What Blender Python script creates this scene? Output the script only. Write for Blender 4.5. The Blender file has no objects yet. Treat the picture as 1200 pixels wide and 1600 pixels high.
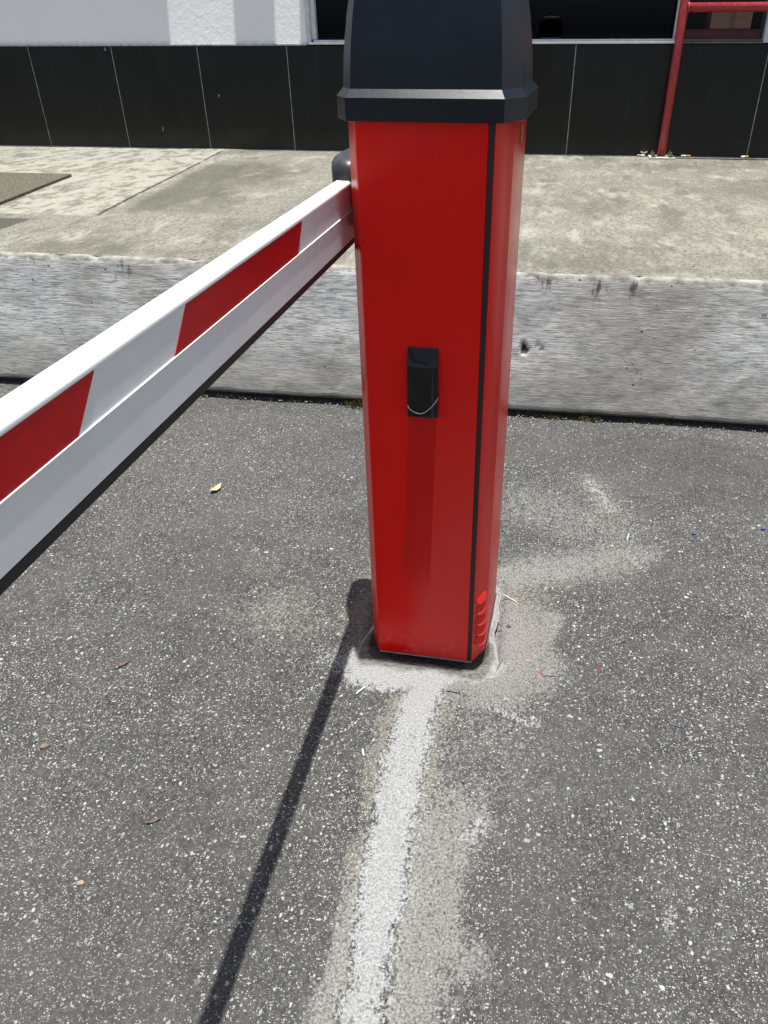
import bpy, bmesh, math, random
from mathutils import Vector, Matrix, noise
random.seed(7)
sc = bpy.context.scene
COL = sc.collection

# ------------------------------------------------------------------ camera
H = 1.21
F, YAW, PIT, ROL, SX, SY = 1176.93, -0.1649, 0.5934, -0.0053, 56.16, 41.56
cy, sy, cp, sp = math.cos(YAW), math.sin(YAW), math.cos(PIT), math.sin(PIT)
fw = Vector((sy * cp, cy * cp, -sp))
r0 = Vector((cy, -sy, 0)); u0 = r0.cross(fw)
rt = r0 * math.cos(ROL) + u0 * math.sin(ROL)
up = -r0 * math.sin(ROL) + u0 * math.cos(ROL)
cam = bpy.data.cameras.new("camera")
cam.sensor_fit = 'VERTICAL'; cam.sensor_height = 32.0; cam.sensor_width = 24.0
cam.lens = F / 1600 * 32.0
cam.shift_x = -SX / 1600; cam.shift_y = SY / 1600
cam.clip_start = 0.02; cam.clip_end = 2000
camo = bpy.data.objects.new("camera", cam); COL.objects.link(camo)
camo.matrix_world = Matrix(((rt.x, up.x, -fw.x, 0), (rt.y, up.y, -fw.y, 0), (rt.z, up.z, -fw.z, H), (0, 0, 0, 1)))
sc.camera = camo

# ------------------------------------------------------------------ light
TX, TY = 0.030, 0.015                       # sun a little right of and behind the zenith
SDIR = Vector((TX, TY, 1)).normalized()
w = bpy.data.worlds.new("World"); sc.world = w; w.use_nodes = True
wn = w.node_tree.nodes; wl = w.node_tree.links
sky = wn.new('ShaderNodeTexSky'); sky.sky_type = 'NISHITA'; sky.sun_disc = False
sky.sun_elevation = math.asin(SDIR.z); sky.sun_rotation = math.atan2(TX, TY)
sky.air_density = 1.0; sky.dust_density = 2.0; sky.ozone_density = 1.0
hs = wn.new('ShaderNodeHueSaturation'); hs.inputs['Saturation'].default_value = .72      # hazy tropical sky
wl.new(sky.outputs[0], hs.inputs['Color']); wl.new(hs.outputs[0], wn['Background'].inputs[0]); wn['Background'].inputs[1].default_value = 0.085
sun = bpy.data.lights.new("sun", 'SUN'); sun.energy = 4.6; sun.angle = math.radians(0.53); sun.color = (1, 0.985, 0.94)
suno = bpy.data.objects.new("sun", sun); COL.objects.link(suno)
suno.rotation_euler = SDIR.to_track_quat('Z', 'Y').to_euler()
sc.view_settings.view_transform = 'Standard'; sc.view_settings.look = 'None'
sc.view_settings.gamma = 1.0; sc.view_settings.exposure = 0.66

# ------------------------------------------------------------------ node helpers
class M:
    def __init__(s, name):
        s.m = bpy.data.materials.new(name); s.m.use_nodes = True
        s.t = s.m.node_tree; s.b = s.t.nodes['Principled BSDF']
        g = s.t.nodes.new('ShaderNodeNewGeometry'); s.pos = g.outputs['Position']; s.nrm = g.outputs['Normal']
    def put(s, sock, v):
        if hasattr(v, 'is_output') or isinstance(v, bpy.types.NodeSocket): s.t.links.new(v, sock)
        elif isinstance(v, (tuple, list)) and len(v) == 3 and sock.type == 'RGBA': sock.default_value = (*v, 1)
        else: sock.default_value = v
    def set(s, **k):
        for n, v in k.items(): s.put(s.b.inputs[n.replace('_', ' ')], v)
        return s
    def scale(s, v, sc3):
        n = s.t.nodes.new('ShaderNodeVectorMath'); n.operation = 'MULTIPLY'
        s.put(n.inputs[0], v); n.inputs[1].default_value = sc3; return n.outputs[0]
    def addv(s, a, b):
        n = s.t.nodes.new('ShaderNodeVectorMath'); s.put(n.inputs[0], a); s.put(n.inputs[1], b); return n.outputs[0]
    def noise(s, scale, detail=4, rough=.55, vec=None, dist=0, col=False):
        n = s.t.nodes.new('ShaderNodeTexNoise'); s.put(n.inputs['Vector'], vec or s.pos)
        n.inputs['Scale'].default_value = scale; n.inputs['Detail'].default_value = detail
        n.inputs['Roughness'].default_value = rough; n.inputs['Distortion'].default_value = dist
        return n.outputs['Color' if col else 'Fac']
    def voro(s, scale, vec=None, feature='F1', rnd=1.0):
        n = s.t.nodes.new('ShaderNodeTexVoronoi'); n.feature = feature; s.put(n.inputs['Vector'], vec or s.pos)
        n.inputs['Scale'].default_value = scale; n.inputs['Randomness'].default_value = rnd
        return n.outputs
    def math(s, op, a, b=0.0, c=0.0, clamp=False):
        n = s.t.nodes.new('ShaderNodeMath'); n.operation = op; n.use_clamp = clamp
        for i, v in enumerate((a, b, c)): s.put(n.inputs[i], v)
        return n.outputs[0]
    def step(s, v, lo, hi, to0=0.0, to1=1.0):
        n = s.t.nodes.new('ShaderNodeMapRange'); n.interpolation_type = 'SMOOTHSTEP'
        s.put(n.inputs[0], v); n.inputs[1].default_value = lo; n.inputs[2].default_value = hi
        n.inputs[3].default_value = to0; n.inputs[4].default_value = to1; return n.outputs[0]
    def lin(s, v, lo, hi, to0=0.0, to1=1.0):
        n = s.t.nodes.new('ShaderNodeMapRange'); s.put(n.inputs[0], v); n.inputs[1].default_value = lo; n.inputs[2].default_value = hi
        n.inputs[3].default_value = to0; n.inputs[4].default_value = to1; return n.outputs[0]
    def mix(s, f, a, b, mode='MIX'):
        n = s.t.nodes.new('ShaderNodeMix'); n.data_type = 'RGBA'; n.blend_type = mode
        s.put(n.inputs[0], f)
        for i, v in ((6, a), (7, b)):
            if isinstance(v, (int, float)): v = (v, v, v)
            s.put(n.inputs[i], v)
        return n.outputs[2]
    def attr(s, name):
        n = s.t.nodes.new('ShaderNodeAttribute'); n.attribute_name = name; return n.outputs['Fac']
    def sep(s, v):
        n = s.t.nodes.new('ShaderNodeSeparateXYZ'); s.put(n.inputs[0], v); return n.outputs
    def sepc(s, v):
        n = s.t.nodes.new('ShaderNodeSeparateColor'); s.put(n.inputs[0], v); return n.outputs
    def bump(s, h, strength=.3, dist=.002, base=None):
        n = s.t.nodes.new('ShaderNodeBump'); n.inputs['Strength'].default_value = strength; n.inputs['Distance'].default_value = dist
        s.put(n.inputs['Height'], h)
        if base: s.put(n.inputs['Normal'], base)
        return n.outputs[0]

def mul(m, *v):
    o = v[0]
    for x in v[1:]: o = m.math('MULTIPLY', o, x)
    return o

# ------------------------------------------------------------------ materials
def mat_asphalt():
    m = M('asphalt')
    warp = m.noise(90, 3, .6, col=True)
    wv = m.addv(m.pos, m.scale(m.addv(warp, (-.5, -.5, -.5)), (.007, .007, .007)))
    flat = m.scale(wv, (1, 1, .3))
    big = m.noise(1.3, 5, .6); mid = m.noise(9, 4, .6); fine = m.noise(420, 3, .7)
    # bitumen mastic between the stones
    base = m.mix(m.step(fine, .3, .7), (.014, .014, .0138), (.062, .0618, .059))
    vc = m.voro(210, m.scale(flat, (1.1, .8, 1)), 'F1'); cc = m.sepc(vc['Color'])
    base = m.mix(m.lin(cc[0], 0, 1, .15, .85), base, m.mix(m.math('POWER', cc[1], 2.0), (.019, .019, .0185), (.105, .104, .098)))
    base = m.mix(m.step(mid, .35, .7, 0, .8), base, m.mix(.45, base, (.080, .078, .070)))
    h = m.math('MULTIPLY', fine, .25)
    col = base
    cov = None
    for sc_, lo, frac, off, ax, ay in ((400, .30, .46, 3.1, .7, 1.2), (255, .27, .56, 0.0, 1.2, .8), (165, .26, .68, 5.3, .7, 1.25), (108, .25, .80, 7.7, 1.15, .8), (64, .22, .95, 1.9, .8, 1.1)):
        v = m.voro(sc_, m.scale(m.addv(flat, (off, off * .7, 0)), (ax, ay, 1)))
        d, c = v['Distance'], m.sepc(v['Color'])
        sel = m.step(c[0], frac - .02, frac + .02)
        sz = m.lin(c[1], 0, 1, lo * .75, lo * 1.45)
        shape = m.math('LESS_THAN', m.math('ADD', d, m.lin(m.noise(sc_ * 2.0, 2, .6, None, .6), 0, 1, -.22, .22)), sz)
        msk = mul(m, sel, shape)
        tone = m.mix(m.math('POWER', c[2], 1.5), (.080, .080, .076), (.425, .424, .392))
        tone = m.mix(m.step(c[1], .955, .985), tone, (.19, .145, .11))
        tone = m.mix(m.lin(fine, .35, .7, 0, .25), tone, (.06, .059, .055))
        col = m.mix(msk, col, tone)
        if sc_ in (160, 62): h = m.math('MAXIMUM', h, mul(m, msk, m.lin(d, 0, lo * 1.4, 1, .35)))
        cov = msk
    # sparse dark pits
    v = m.voro(70, m.addv(flat, (4.4, 2.2, 0))); c = m.sepc(v['Color'])
    pit = mul(m, m.step(c[0], .86, .9), m.step(v['Distance'], .32, .12))
    col = m.mix(m.math('MULTIPLY', pit, .6), col, (.03, .029, .028))
    # worn/dusty drift over the whole surface
    col = m.mix(m.step(big, .42, .72, 0, .30), col, (.098, .096, .087))
    col = m.mix(m.step(m.noise(.7, 4, .6, m.addv(m.pos, (9, 4, 0))), .45, .75, 0, .45), col, (.036, .0355, .035))
    col = m.mix(m.step(m.noise(4.2, 5, .65, m.addv(m.pos, (2, 7, 0))), .46, .70, 0, .22), col, (.105, .103, .094))
    # tan dust, grey cement film, white cement
    n1 = m.noise(34, 6, .68); n2 = m.noise(7, 5, .6); n3 = m.noise(230, 3, .7)
    jit = m.math('ADD', m.math('ADD', m.lin(n1, 0, 1, -.42, .42), m.lin(n3, 0, 1, -.40, .40)), m.lin(cc[2], 0, 1, -.24, .24))
    tan = m.attr('tan'); film = m.attr('film'); cem = m.attr('cement')
    ft = m.step(m.math('ADD', tan, jit), .36, .84, 0, .66)
    ft = mul(m, ft, m.step(tan, .01, .2))
    col = m.mix(ft, col, m.mix(m.step(n3, .3, .7), (.098, .090, .073), (.265, .245, .203)))
    ff = m.step(m.math('ADD', film, jit), .32, .92, 0, .78)
    ff = mul(m, ff, m.step(film, .01, .2))
    fcol = m.mix(m.step(n3, .3, .7), (.098, .0965, .089), (.285, .280, .258))
    v = m.voro(120, m.addv(flat, (8, 1, 0))); c = m.sepc(v['Color'])
    dk = mul(m, m.step(c[0], .72, .78), m.step(v['Distance'], .36, .22))
    fcol = m.mix(m.math('MULTIPLY', dk, .75), fcol, (.05, .05, .053))
    col = m.mix(ff, col, fcol)
    fc = m.step(m.math('ADD', cem, m.math('MULTIPLY', jit, .9)), .36, .74)
    fc = mul(m, fc, m.step(cem, .02, .2))
    ccol = m.mix(m.step(n3, .32, .66), (.165, .168, .166), (.345, .350, .348))
    ccol = m.mix(m.step(n2, .42, .72, 0, .5), ccol, (.25, .247, .237))
    ccol = m.mix(m.step(m.noise(75, 5, .75), .48, .68, 0, .5), ccol, (.19, .187, .178))
    ccol = m.mix(m.step(m.noise(600, 2, .6), .64, .7, 0, .5), ccol, (.13, .13, .13))
    col = m.mix(fc, col, ccol)
    sm = m.math('MAXIMUM', mul(m, ff, .75), fc)
    hh = m.mix(sm, h, m.math('MULTIPLY', m.noise(300, 4, .7), .45))
    m.set(Base_Color=col, Roughness=m.mix(cov, .92, .7), Normal=m.bump(hh, .75, .0032))
    m.b.inputs['Specular IOR Level'].default_value = .28
    return m.m

def mat_pavement():
    m = M('pavement_concrete')
    gr = m.noise(75, 4, .85); g2 = m.noise(42, 5, .75, m.scale(m.pos, (1.2, .7, 1))); big = m.noise(1.6, 6, .62); mid = m.noise(6, 6, .65)
    sx = m.noise(7, 8, .75, m.scale(m.pos, (1.3, .6, 1)))
    col = m.mix(m.step(gr, .34, .66), (.075, .072, .058), (.275, .263, .220))
    col = m.mix(m.step(g2, .45, .62, 0, .6), col, (.285, .270, .224))
    col = m.mix(m.step(big, .4, .68, 0, .5), col, (.085, .084, .068))
    col = m.mix(m.step(sx, .50, .64, 0, .6), col, m.mix(gr, (.20, .19, .158), (.40, .375, .312)))
    mt = m.noise(3.1, 9, .72, m.scale(m.pos, (1.35, .5, 1)))
    col = m.mix(m.step(mt, .50, .62, 0, .68), col, m.mix(gr, (.055, .055, .044), (.15, .147, .122)))
    col = m.mix(m.step(m.noise(4.5, 8, .7, m.addv(m.scale(m.pos, (1.5, .6, 1)), (5, 3, 0))), .55, .66, 0, .6), col, m.mix(gr, (.25, .235, .195), (.44, .415, .35)))
    pale = m.attr('pale'); moss = m.attr('moss'); dark = m.attr('dark')
    j = m.math('ADD', m.lin(mid, 0, 1, -.5, .5), m.lin(g2, 0, 1, -.3, .3))
    pcol = m.mix(m.step(m.noise(11, 9, .75, m.scale(m.pos, (1.2, .6, 1))), .46, .60), (.335, .322, .272), (.135, .128, .104))
    pcol = m.mix(m.lin(gr, .3, .7, 0, .45), pcol, (.19, .178, .15))
    js = m.math('ADD', m.attr('joint'), m.lin(m.noise(14, 5, .6), 0, 1, -.016, .016))
    f = mul(m, m.step(m.math('ADD', pale, m.math('MULTIPLY', j, .5)), .4, .62), m.step(pale, .02, .2), m.step(m.math('ADD', js, m.math('MULTIPLY', j, .06)), .05, -.02))
    col = m.mix(f, col, pcol)
    f = mul(m, m.step(m.math('ADD', moss, j), .3, 1.0, 0, .75), m.step(moss, .02, .3))
    col = m.mix(f, col, m.mix(gr, (.036, .0365, .028), (.130, .128, .102)))
    f = mul(m, m.step(m.math('ADD', dark, m.math('MULTIPLY', j, .35)), .4, .7, 0, .9), m.step(dark, .02, .2))
    col = m.mix(f, col, m.mix(gr, (.035, .033, .026), (.09, .087, .072)))
    yy = m.sep(m.pos)[1]
    crack = mul(m, m.step(m.math('ABSOLUTE', js), .015, .006), m.step(yy, 3.42, 3.46), m.step(m.noise(3, 3, .5), .36, .46, .35, 1))
    col = m.mix(m.math('MULTIPLY', crack, .88), col, (.035, .034, .028))
    v = m.voro(30); c = m.sepc(v['Color'])
    sp = mul(m, m.step(c[0], .955, .97), m.step(v['Distance'], .22, .1))
    col = m.mix(m.math('MULTIPLY', sp, .8), col, (.05, .05, .045))
    hh = m.math('ADD', m.math('MULTIPLY', gr, .6), m.math('MULTIPLY', g2, .5))
    m.set(Base_Color=col, Roughness=.93, Normal=m.bump(hh, .55, .004))
    m.b.inputs['Specular IOR Level'].default_value = .2
    return m.m

def mat_kerb():
    m = M('kerb_whitewash')
    p = m.sep(m.pos); z = p[2]
    wob = m.addv(m.pos, m.scale(m.addv(m.noise(2.5, 3, .5, col=True), (-.5, -.5, -.5)), (0, 0, .022)))
    st = m.noise(1, 6, .7, m.scale(wob, (13, 6, 120)))
    st2 = m.noise(1, 5, .7, m.scale(wob, (26, 9, 300)))
    blot = m.noise(3.2, 6, .62); b2 = m.noise(14, 5, .65)
    s = m.math('ADD', m.math('MULTIPLY', st, .52), m.math('MULTIPLY', st2, .48))
    col = m.mix(m.step(s, .405, .565), (.38, .37, .34), (.92, .905, .86))
    col = m.mix(m.step(blot, .42, .62, 0, .62), col, m.mix(s, (.28, .268, .235), (.68, .655, .585)))
    col = m.mix(m.step(m.noise(1.1, 5, .6, m.addv(m.pos, (3, 0, 1))), .48, .62, 0, .5), col, m.mix(s, (.22, .205, .165), (.56, .53, .45)))
    l1 = m.noise(1, 3, .6, m.scale(wob, (9, 5, 230))); l2 = m.noise(1, 3, .6, m.addv(m.scale(wob, (14, 5, 270)), (7, 3, 9)))
    col = m.mix(m.math('MULTIPLY', m.step(l1, .60, .66), .75), col, (.86, .85, .81))
    col = m.mix(m.math('MULTIPLY', m.step(l2, .61, .67), .7), col, (.16, .153, .135))
    # soot towards the foot and runs below the nose
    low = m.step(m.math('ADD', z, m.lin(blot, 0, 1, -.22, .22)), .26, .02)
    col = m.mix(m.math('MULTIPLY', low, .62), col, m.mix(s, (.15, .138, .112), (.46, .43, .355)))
    runs = m.noise(1, 6, .7, m.scale(m.pos, (19, 10, 5)))
    rf = mul(m, m.step(runs, .54, .64), m.step(m.math('ADD', z, m.lin(b2, 0, 1, -.09, .09)), .40, .48), m.step(m.noise(1.7, 3, .5), .44, .62))
    col = m.mix(m.math('MULTIPLY', rf, .85), col, (.05, .049, .046))
    v = m.voro(26, m.scale(m.pos, (1, 1, 1.2))); c = m.sepc(v['Color'])
    pit = mul(m, m.step(c[0], .90, .92), m.step(v['Distance'], .15, .08))
    col = m.mix(m.math('MULTIPLY', pit, .85), col, (.035, .034, .032))
    cr = m.voro(2.6, m.addv(m.pos, m.scale(m.noise(9, 4, .6, col=True), (.12, .12, .12))), 'DISTANCE_TO_EDGE')
    crk = mul(m, m.step(cr['Distance'], .003, .0005), m.step(m.noise(3.9, 2, .5), .58, .64))
    col = m.mix(m.math('MULTIPLY', crk, .8), col, (.05, .048, .045))
    # bare chipped nose
    nose = m.step(m.math('ADD', z, m.lin(m.noise(24, 5, .7), 0, 1, -.02, .02)), .486, .502)
    col = m.mix(nose, col, m.mix(m.step(b2, .35, .65), (.15, .143, .12), (.36, .35, .31)))
    hole = m.attr('hole')
    col = m.mix(hole, col, (.06, .055, .045))
    hh = m.math('ADD', s, m.math('MULTIPLY', m.noise(120, 4, .7), .3))
    hh = m.math('SUBTRACT', hh, m.math('MULTIPLY', pit, .8))
    m.set(Base_Color=col, Roughness=.9, Normal=m.bump(hh, .8, .0034))
    m.b.inputs['Specular IOR Level'].default_value = .2
    return m.m

def mat_red():
    m = M('red_powder_coat')
    p = m.sep(m.pos)
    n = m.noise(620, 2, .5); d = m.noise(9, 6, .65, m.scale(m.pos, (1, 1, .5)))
    # thin film of road dust, thicker low on the door and to the right; dark streak under the lock painted as its cast shade
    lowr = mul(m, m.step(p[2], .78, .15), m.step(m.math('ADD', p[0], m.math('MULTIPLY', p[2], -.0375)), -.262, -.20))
    lock_shade = mul(m, m.step(m.math('ADD', p[0], m.math('MULTIPLY', p[2], -.045)), -.2625, -.2605), m.step(m.math('ADD', p[0], m.math('MULTIPLY', p[2], -.03)), -.1965, -.2005), m.step(p[2], .16, .30), m.step(p[2], .62, .60))
    dust = m.math('MULTIPLY', lowr, m.math('SUBTRACT', 1.0, m.math('MULTIPLY', lock_shade, .9)))
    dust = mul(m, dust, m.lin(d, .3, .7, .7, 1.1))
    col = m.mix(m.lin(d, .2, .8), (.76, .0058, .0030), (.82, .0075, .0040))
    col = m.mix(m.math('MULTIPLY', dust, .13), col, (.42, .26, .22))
    col = m.mix(m.math('MULTIPLY', lock_shade, .42), col, (.36, .012, .010))
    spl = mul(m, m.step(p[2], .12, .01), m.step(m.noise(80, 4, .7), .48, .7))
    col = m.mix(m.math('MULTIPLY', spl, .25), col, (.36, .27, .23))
    ch = m.voro(38); c = m.sepc(ch['Color'])
    chip = mul(m, m.step(c[0], .975, .98), m.step(ch['Distance'], .03, .015))
    col = m.mix(chip, col, (.5, .3, .27))
    ro = m.mix(dust, m.lin(d, .2, .8, .20, .27), .42)
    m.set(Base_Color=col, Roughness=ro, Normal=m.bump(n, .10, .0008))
    m.b.inputs['Specular IOR Level'].default_value = .22
    return m.m

def mat_hood():
    m = M('black_hood_plastic')
    n = m.noise(900, 2, .5); d = m.noise(12, 6, .7)
    col = m.mix(m.step(d, .4, .75), (.0018, .0052, .0112), (.0042, .0088, .0165))
    v = m.voro(45); c = m.sepc(v['Color'])
    fl = mul(m, m.step(c[0], .95, .96), m.step(v['Distance'], .1, .04))
    col = m.mix(m.math('MULTIPLY', fl, .18), col, (.08, .08, .08))
    m.set(Base_Color=col, Roughness=m.lin(d, .2, .8, .27, .36), Normal=m.bump(n, .25, .0006))
    m.b.inputs['Specular IOR Level'].default_value = .32
    return m.m

def mat_simple(name, col, rough=.5, metal=0.0, var=.25, scale=40, bump=.15, bscale=200, spec=.5, bd=.001, stretch=(1, 1, 1)):
    m = M(name)
    v = m.scale(m.pos, stretch)
    n = m.noise(scale, 5, .65, v)
    lo = tuple(c * (1 - var) for c in col); hi = tuple(min(1, c * (1 + var)) for c in col)
    m.set(Base_Color=m.mix(m.step(n, .3, .7), lo, hi), Roughness=m.lin(n, .2, .8, max(0, rough - .06), min(1, rough + .06)), Metallic=metal,
          Normal=m.bump(m.noise(bscale, 3, .6, v), bump, bd))
    m.b.inputs['Specular IOR Level'].default_value = spec
    return m.m

def mat_wall():
    m = M('white_render')
    n = m.noise(26, 6, .62); n2 = m.noise(110, 4, .6); big = m.noise(1.4, 5, .6)
    z = m.sep(m.pos)[2]
    col = m.mix(m.step(big, .35, .75), (.90, .90, .895), (.85, .85, .85))
    drt = mul(m, m.step(m.math('ADD', z, m.lin(n, 0, 1, -.03, .03)), 1.165, 1.14), .35)
    col = m.mix(drt, col, (.45, .47, .49))
    m.set(Base_Color=col, Roughness=.75, Normal=m.bump(m.math('ADD', n, m.math('MULTIPLY', n2, .25)), .22, .014))
    return m.m

def mat_tile():
    m = M('black_granite_tile')
    n = m.noise(380, 2, .6); d = m.noise(2.2, 6, .65); s = m.noise(1, 5, .6, m.scale(m.pos, (26, 10, 1.7)))
    p = m.sep(m.pos)
    col = m.mix(m.step(n, .5, .75), (.0045, .0047, .005), (.017, .017, .0175))
    col = m.mix(m.step(s, .5, .74, 0, .16), col, (.04, .04, .038))
    col = m.mix(mul(m, m.step(m.math('ADD', p[2], m.lin(d, 0, 1, -.1, .1)), .66, .5), .22), col, (.06, .06, .058))
    v = m.voro(9, m.scale(m.addv(m.pos, m.scale(m.noise(30, 3, .6, col=True), (.05, .05, .05))), (1, 1, .45))); c = m.sepc(v['Color'])
    spl = mul(m, m.step(c[0], .86, .88), m.step(v['Distance'], .10, .04))
    col = m.mix(m.math('MULTIPLY', spl, .7), col, (.40, .42, .43))
    m.set(Base_Color=col, Roughness=m.lin(d, .25, .75, .2, .42), Normal=m.bump(m.noise(60, 4, .6), .05, .002))
    m.b.inputs['Specular IOR Level'].default_value = .30
    return m.m

def mat_glass(tint=.30):
    m = M('tinted_window_glass'); t = m.t
    fr = t.nodes.new('ShaderNodeFresnel'); fr.inputs[0].default_value = 1.5
    tr = t.nodes.new('ShaderNodeBsdfTransparent'); tr.inputs[0].default_value = (tint, tint * 1.03, tint * 1.08, 1)
    gl = t.nodes.new('ShaderNodeBsdfGlossy'); gl.inputs['Roughness'].default_value = .02
    gl.inputs['Color'].default_value = (.30, .33, .40, 1)
    b = m.bump(m.noise(3, 3, .5), .02, .01); t.links.new(b, gl.inputs['Normal'])
    mx = t.nodes.new('ShaderNodeMixShader')
    t.links.new(fr.outputs[0], mx.inputs[0]); t.links.new(tr.outputs[0], mx.inputs[1]); t.links.new(gl.outputs[0], mx.inputs[2])
    t.links.new(mx.outputs[0], t.nodes['Material Output'].inputs[0])
    return m.m

def mat_mortar():
    m = M('footing_mortar')
    n = m.noise(140, 5, .72); s = m.noise(1, 5, .65, m.scale(m.pos, (55, 160, 160)), 1.2)
    e = m.attr('edge')
    col = m.mix(m.step(s, .35, .65), (.055, .055, .048), (.20, .198, .178))
    col = m.mix(m.step(m.math('ADD', e, m.lin(n, 0, 1, -.35, .35)), .45, .85), col, (.31, .308, .298))
    col = m.mix(m.step(m.noise(60, 6, .75), .46, .62, 0, .6), col, m.mix(n, (.10, .097, .085), (.24, .23, .20)))
    col = m.mix(m.step(n, .58, .68, 0, .6), col, (.06, .06, .056))
    m.set(Base_Color=col, Roughness=.95, Normal=m.bump(m.math('ADD', n, s), .7, .005)); m.b.inputs['Specular IOR Level'].default_value = .2
    return m.m

MAT = dict(
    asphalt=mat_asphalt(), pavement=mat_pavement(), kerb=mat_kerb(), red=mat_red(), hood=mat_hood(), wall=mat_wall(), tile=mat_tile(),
    glass=mat_glass(), mortar=mat_mortar(),
    white=mat_simple('white_boom_paint', (.78, .79, .785), .30, 0, .045, 7, .05, 260, .5, .0006),
    tape=mat_simple('red_reflective_tape', (.50, .007, .010), .33, 0, .10, 60, .08, 900, .22, .0004),
    rubber=mat_simple('black_rubber', (.014, .014, .016), .55, 0, .2, 60, .2, 300),
    seal=mat_simple('door_seal_rubber', (.010, .011, .013), .5, 0, .2, 80, .2, 400),
    cover=mat_simple('grey_pivot_plastic', (.030, .032, .036), .42, 0, .2, 30, .2, 600, .5, .0006),
    lock=mat_simple('glossy_black_plastic', (.006, .006, .007), .10, 0, .2, 30, .05, 160, .4, .0006),
    steel=mat_simple('bright_steel_wire', (.62, .60, .57), .3, 1.0, .1, 60, .1, 300),
    bare=mat_simple('galvanised_edge', (.55, .50, .48), .45, .4, .2, 60, .1, 300),
    railred=mat_simple('old_red_gloss_paint', (.34, .028, .030), .38, 0, .28, 55, .5, 130, .5, .0012),
    plate=mat_simple('pale_green_primer', (.46, .50, .40), .6, 0, .25, 60, .3, 160),
    rust=mat_simple('rusty_nut', (.16, .15, .12), .7, .2, .5, 90, .4, 200),
    alu=mat_simple('aluminium_frame', (.62, .64, .65), .45, .15, .12, 20, .15, 90),
    paleframe=mat_simple('chalky_white_frame', (.55, .58, .60), .6, 0, .12, 16, .2, 60),
    grout=mat_simple('pale_grout', (.42, .42, .40), .9, 0, .35, 30, .3, 200),
    room=mat_simple('dark_room', (.012, .012, .013), .9, 0, .2, 6, .05, 30),
    curtain=mat_simple('navy_curtain', (.017, .018, .028), .9, 0, .2, 20, .1, 300),
    board=mat_simple('brown_cardboard', (.75, .42, .24), .8, 0, .12, 14, .1, 90, .5, .001, (1, 1, 6)),
    redboard=mat_simple('dark_red_board', (.30, .045, .036), .5, 0, .2, 14, .1, 90),
    slab=mat_simple('weathered_cover_concrete', (.105, .097, .072), .95, 0, .5, 75, .6, 220, .2, .003),
    concrete=mat_simple('plain_concrete', (.45, .44, .41), .9, 0, .15, 8, .3, 90),
    leaf=mat_simple('dry_pale_leaf', (.46, .38, .22), .7, 0, .25, 120, .3, 300),
    brownleaf=mat_simple('brown_leaf', (.11, .062, .040), .7, 0, .3, 120, .3, 300),
    stick=mat_simple('pale_stick', (.60, .60, .55), .7, 0, .15, 120, .3, 300),
    twig=mat_simple('dark_twig', (.055, .048, .040), .8, 0, .3, 120, .3, 300),
    blue=mat_simple('blue_plastic', (.04, .075, .24), .4, 0, .2, 100, .1, 300),
    redbit=mat_simple('red_plastic', (.50, .04, .03), .4, 0, .2, 100, .1, 300),
    weed=mat_simple('dry_weed', (.16, .15, .055), .8, 0, .45, 60, .1, 300),
    paper=mat_simple('white_paper', (.80, .80, .78), .8, 0, .05, 60, .1, 300),
    filtertip=mat_simple('cork_filter', (.52, .27, .11), .8, 0, .2, 160, .1, 300),
    grit=mat_simple('loose_grit', (.30, .29, .27), .9, 0, .6, 45, .3, 400),
    pebble=mat_simple('dark_pebble', (.055, .055, .06), .7, 0, .3, 100, .3, 300),
)

# ------------------------------------------------------------------ object helpers
def obj(name, bm, mat, parent=None, smooth=False, bevel=0, seg=2, angle=30):
    me = bpy.data.meshes.new(name); bm.normal_update(); bm.to_mesh(me); bm.free()
    o = bpy.data.objects.new(name, me); COL.objects.link(o)
    me.materials.append(mat if not isinstance(mat, str) else MAT[mat])
    if smooth:
        for p in me.polygons: p.use_smooth = True
    if bevel:
        b = o.modifiers.new('bevel', 'BEVEL'); b.width = bevel; b.segments = seg; b.limit_method = 'ANGLE'; b.angle_limit = math.radians(angle)
        for p in me.polygons: p.use_smooth = True
        wnm = o.modifiers.new('wn', 'WEIGHTED_NORMAL'); wnm.keep_sharp = True
    if parent: o.parent = parent; o.matrix_parent_inverse = parent.matrix_world.inverted()
    return o
def tag(o, label=None, cat=None, group=None, kind=None):
    if label: o['label'] = label
    if cat: o['category'] = cat
    if group: o['group'] = group
    if kind: o['kind'] = kind
    return o
def empty(name, loc, label, cat, group=None):
    o = bpy.data.objects.new(name, None); COL.objects.link(o); o.location = loc; o.empty_display_size = .1
    o.matrix_world = Matrix.Translation(loc)
    return tag(o, label, cat, group)
def box(bm, x0, x1, y0, y1, z0, z1):
    v = [bm.verts.new(p) for p in ((x0, y0, z0), (x1, y0, z0), (x1, y1, z0), (x0, y1, z0), (x0, y0, z1), (x1, y0, z1), (x1, y1, z1), (x0, y1, z1))]
    for f in ((3, 2, 1, 0), (4, 5, 6, 7), (0, 1, 5, 4), (1, 2, 6, 5), (2, 3, 7, 6), (3, 0, 4, 7)): bm.faces.new([v[i] for i in f])
    return v
def prism(bm, poly, z0, z1):
    """poly counter-clockwise seen from above"""
    a = [bm.verts.new((x, y, z0)) for x, y in poly]; b = [bm.verts.new((x, y, z1)) for x, y in poly]
    n = len(poly)
    for i in range(n): bm.faces.new((a[i], a[(i + 1) % n], b[(i + 1) % n], b[i]))
    bm.faces.new(b); bm.faces.new(list(reversed(a)))
def sweep_y(bm, prof, y0, y1):
    """prof (x,z) extruded along y"""
    a = [bm.verts.new((x, y0, z)) for x, z in prof]; b = [bm.verts.new((x, y1, z)) for x, z in prof]
    n = len(prof)
    for i in range(n): bm.faces.new((a[i], a[(i + 1) % n], b[(i + 1) % n], b[i]))
    bm.faces.new(b); bm.faces.new(list(reversed(a)))
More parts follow.
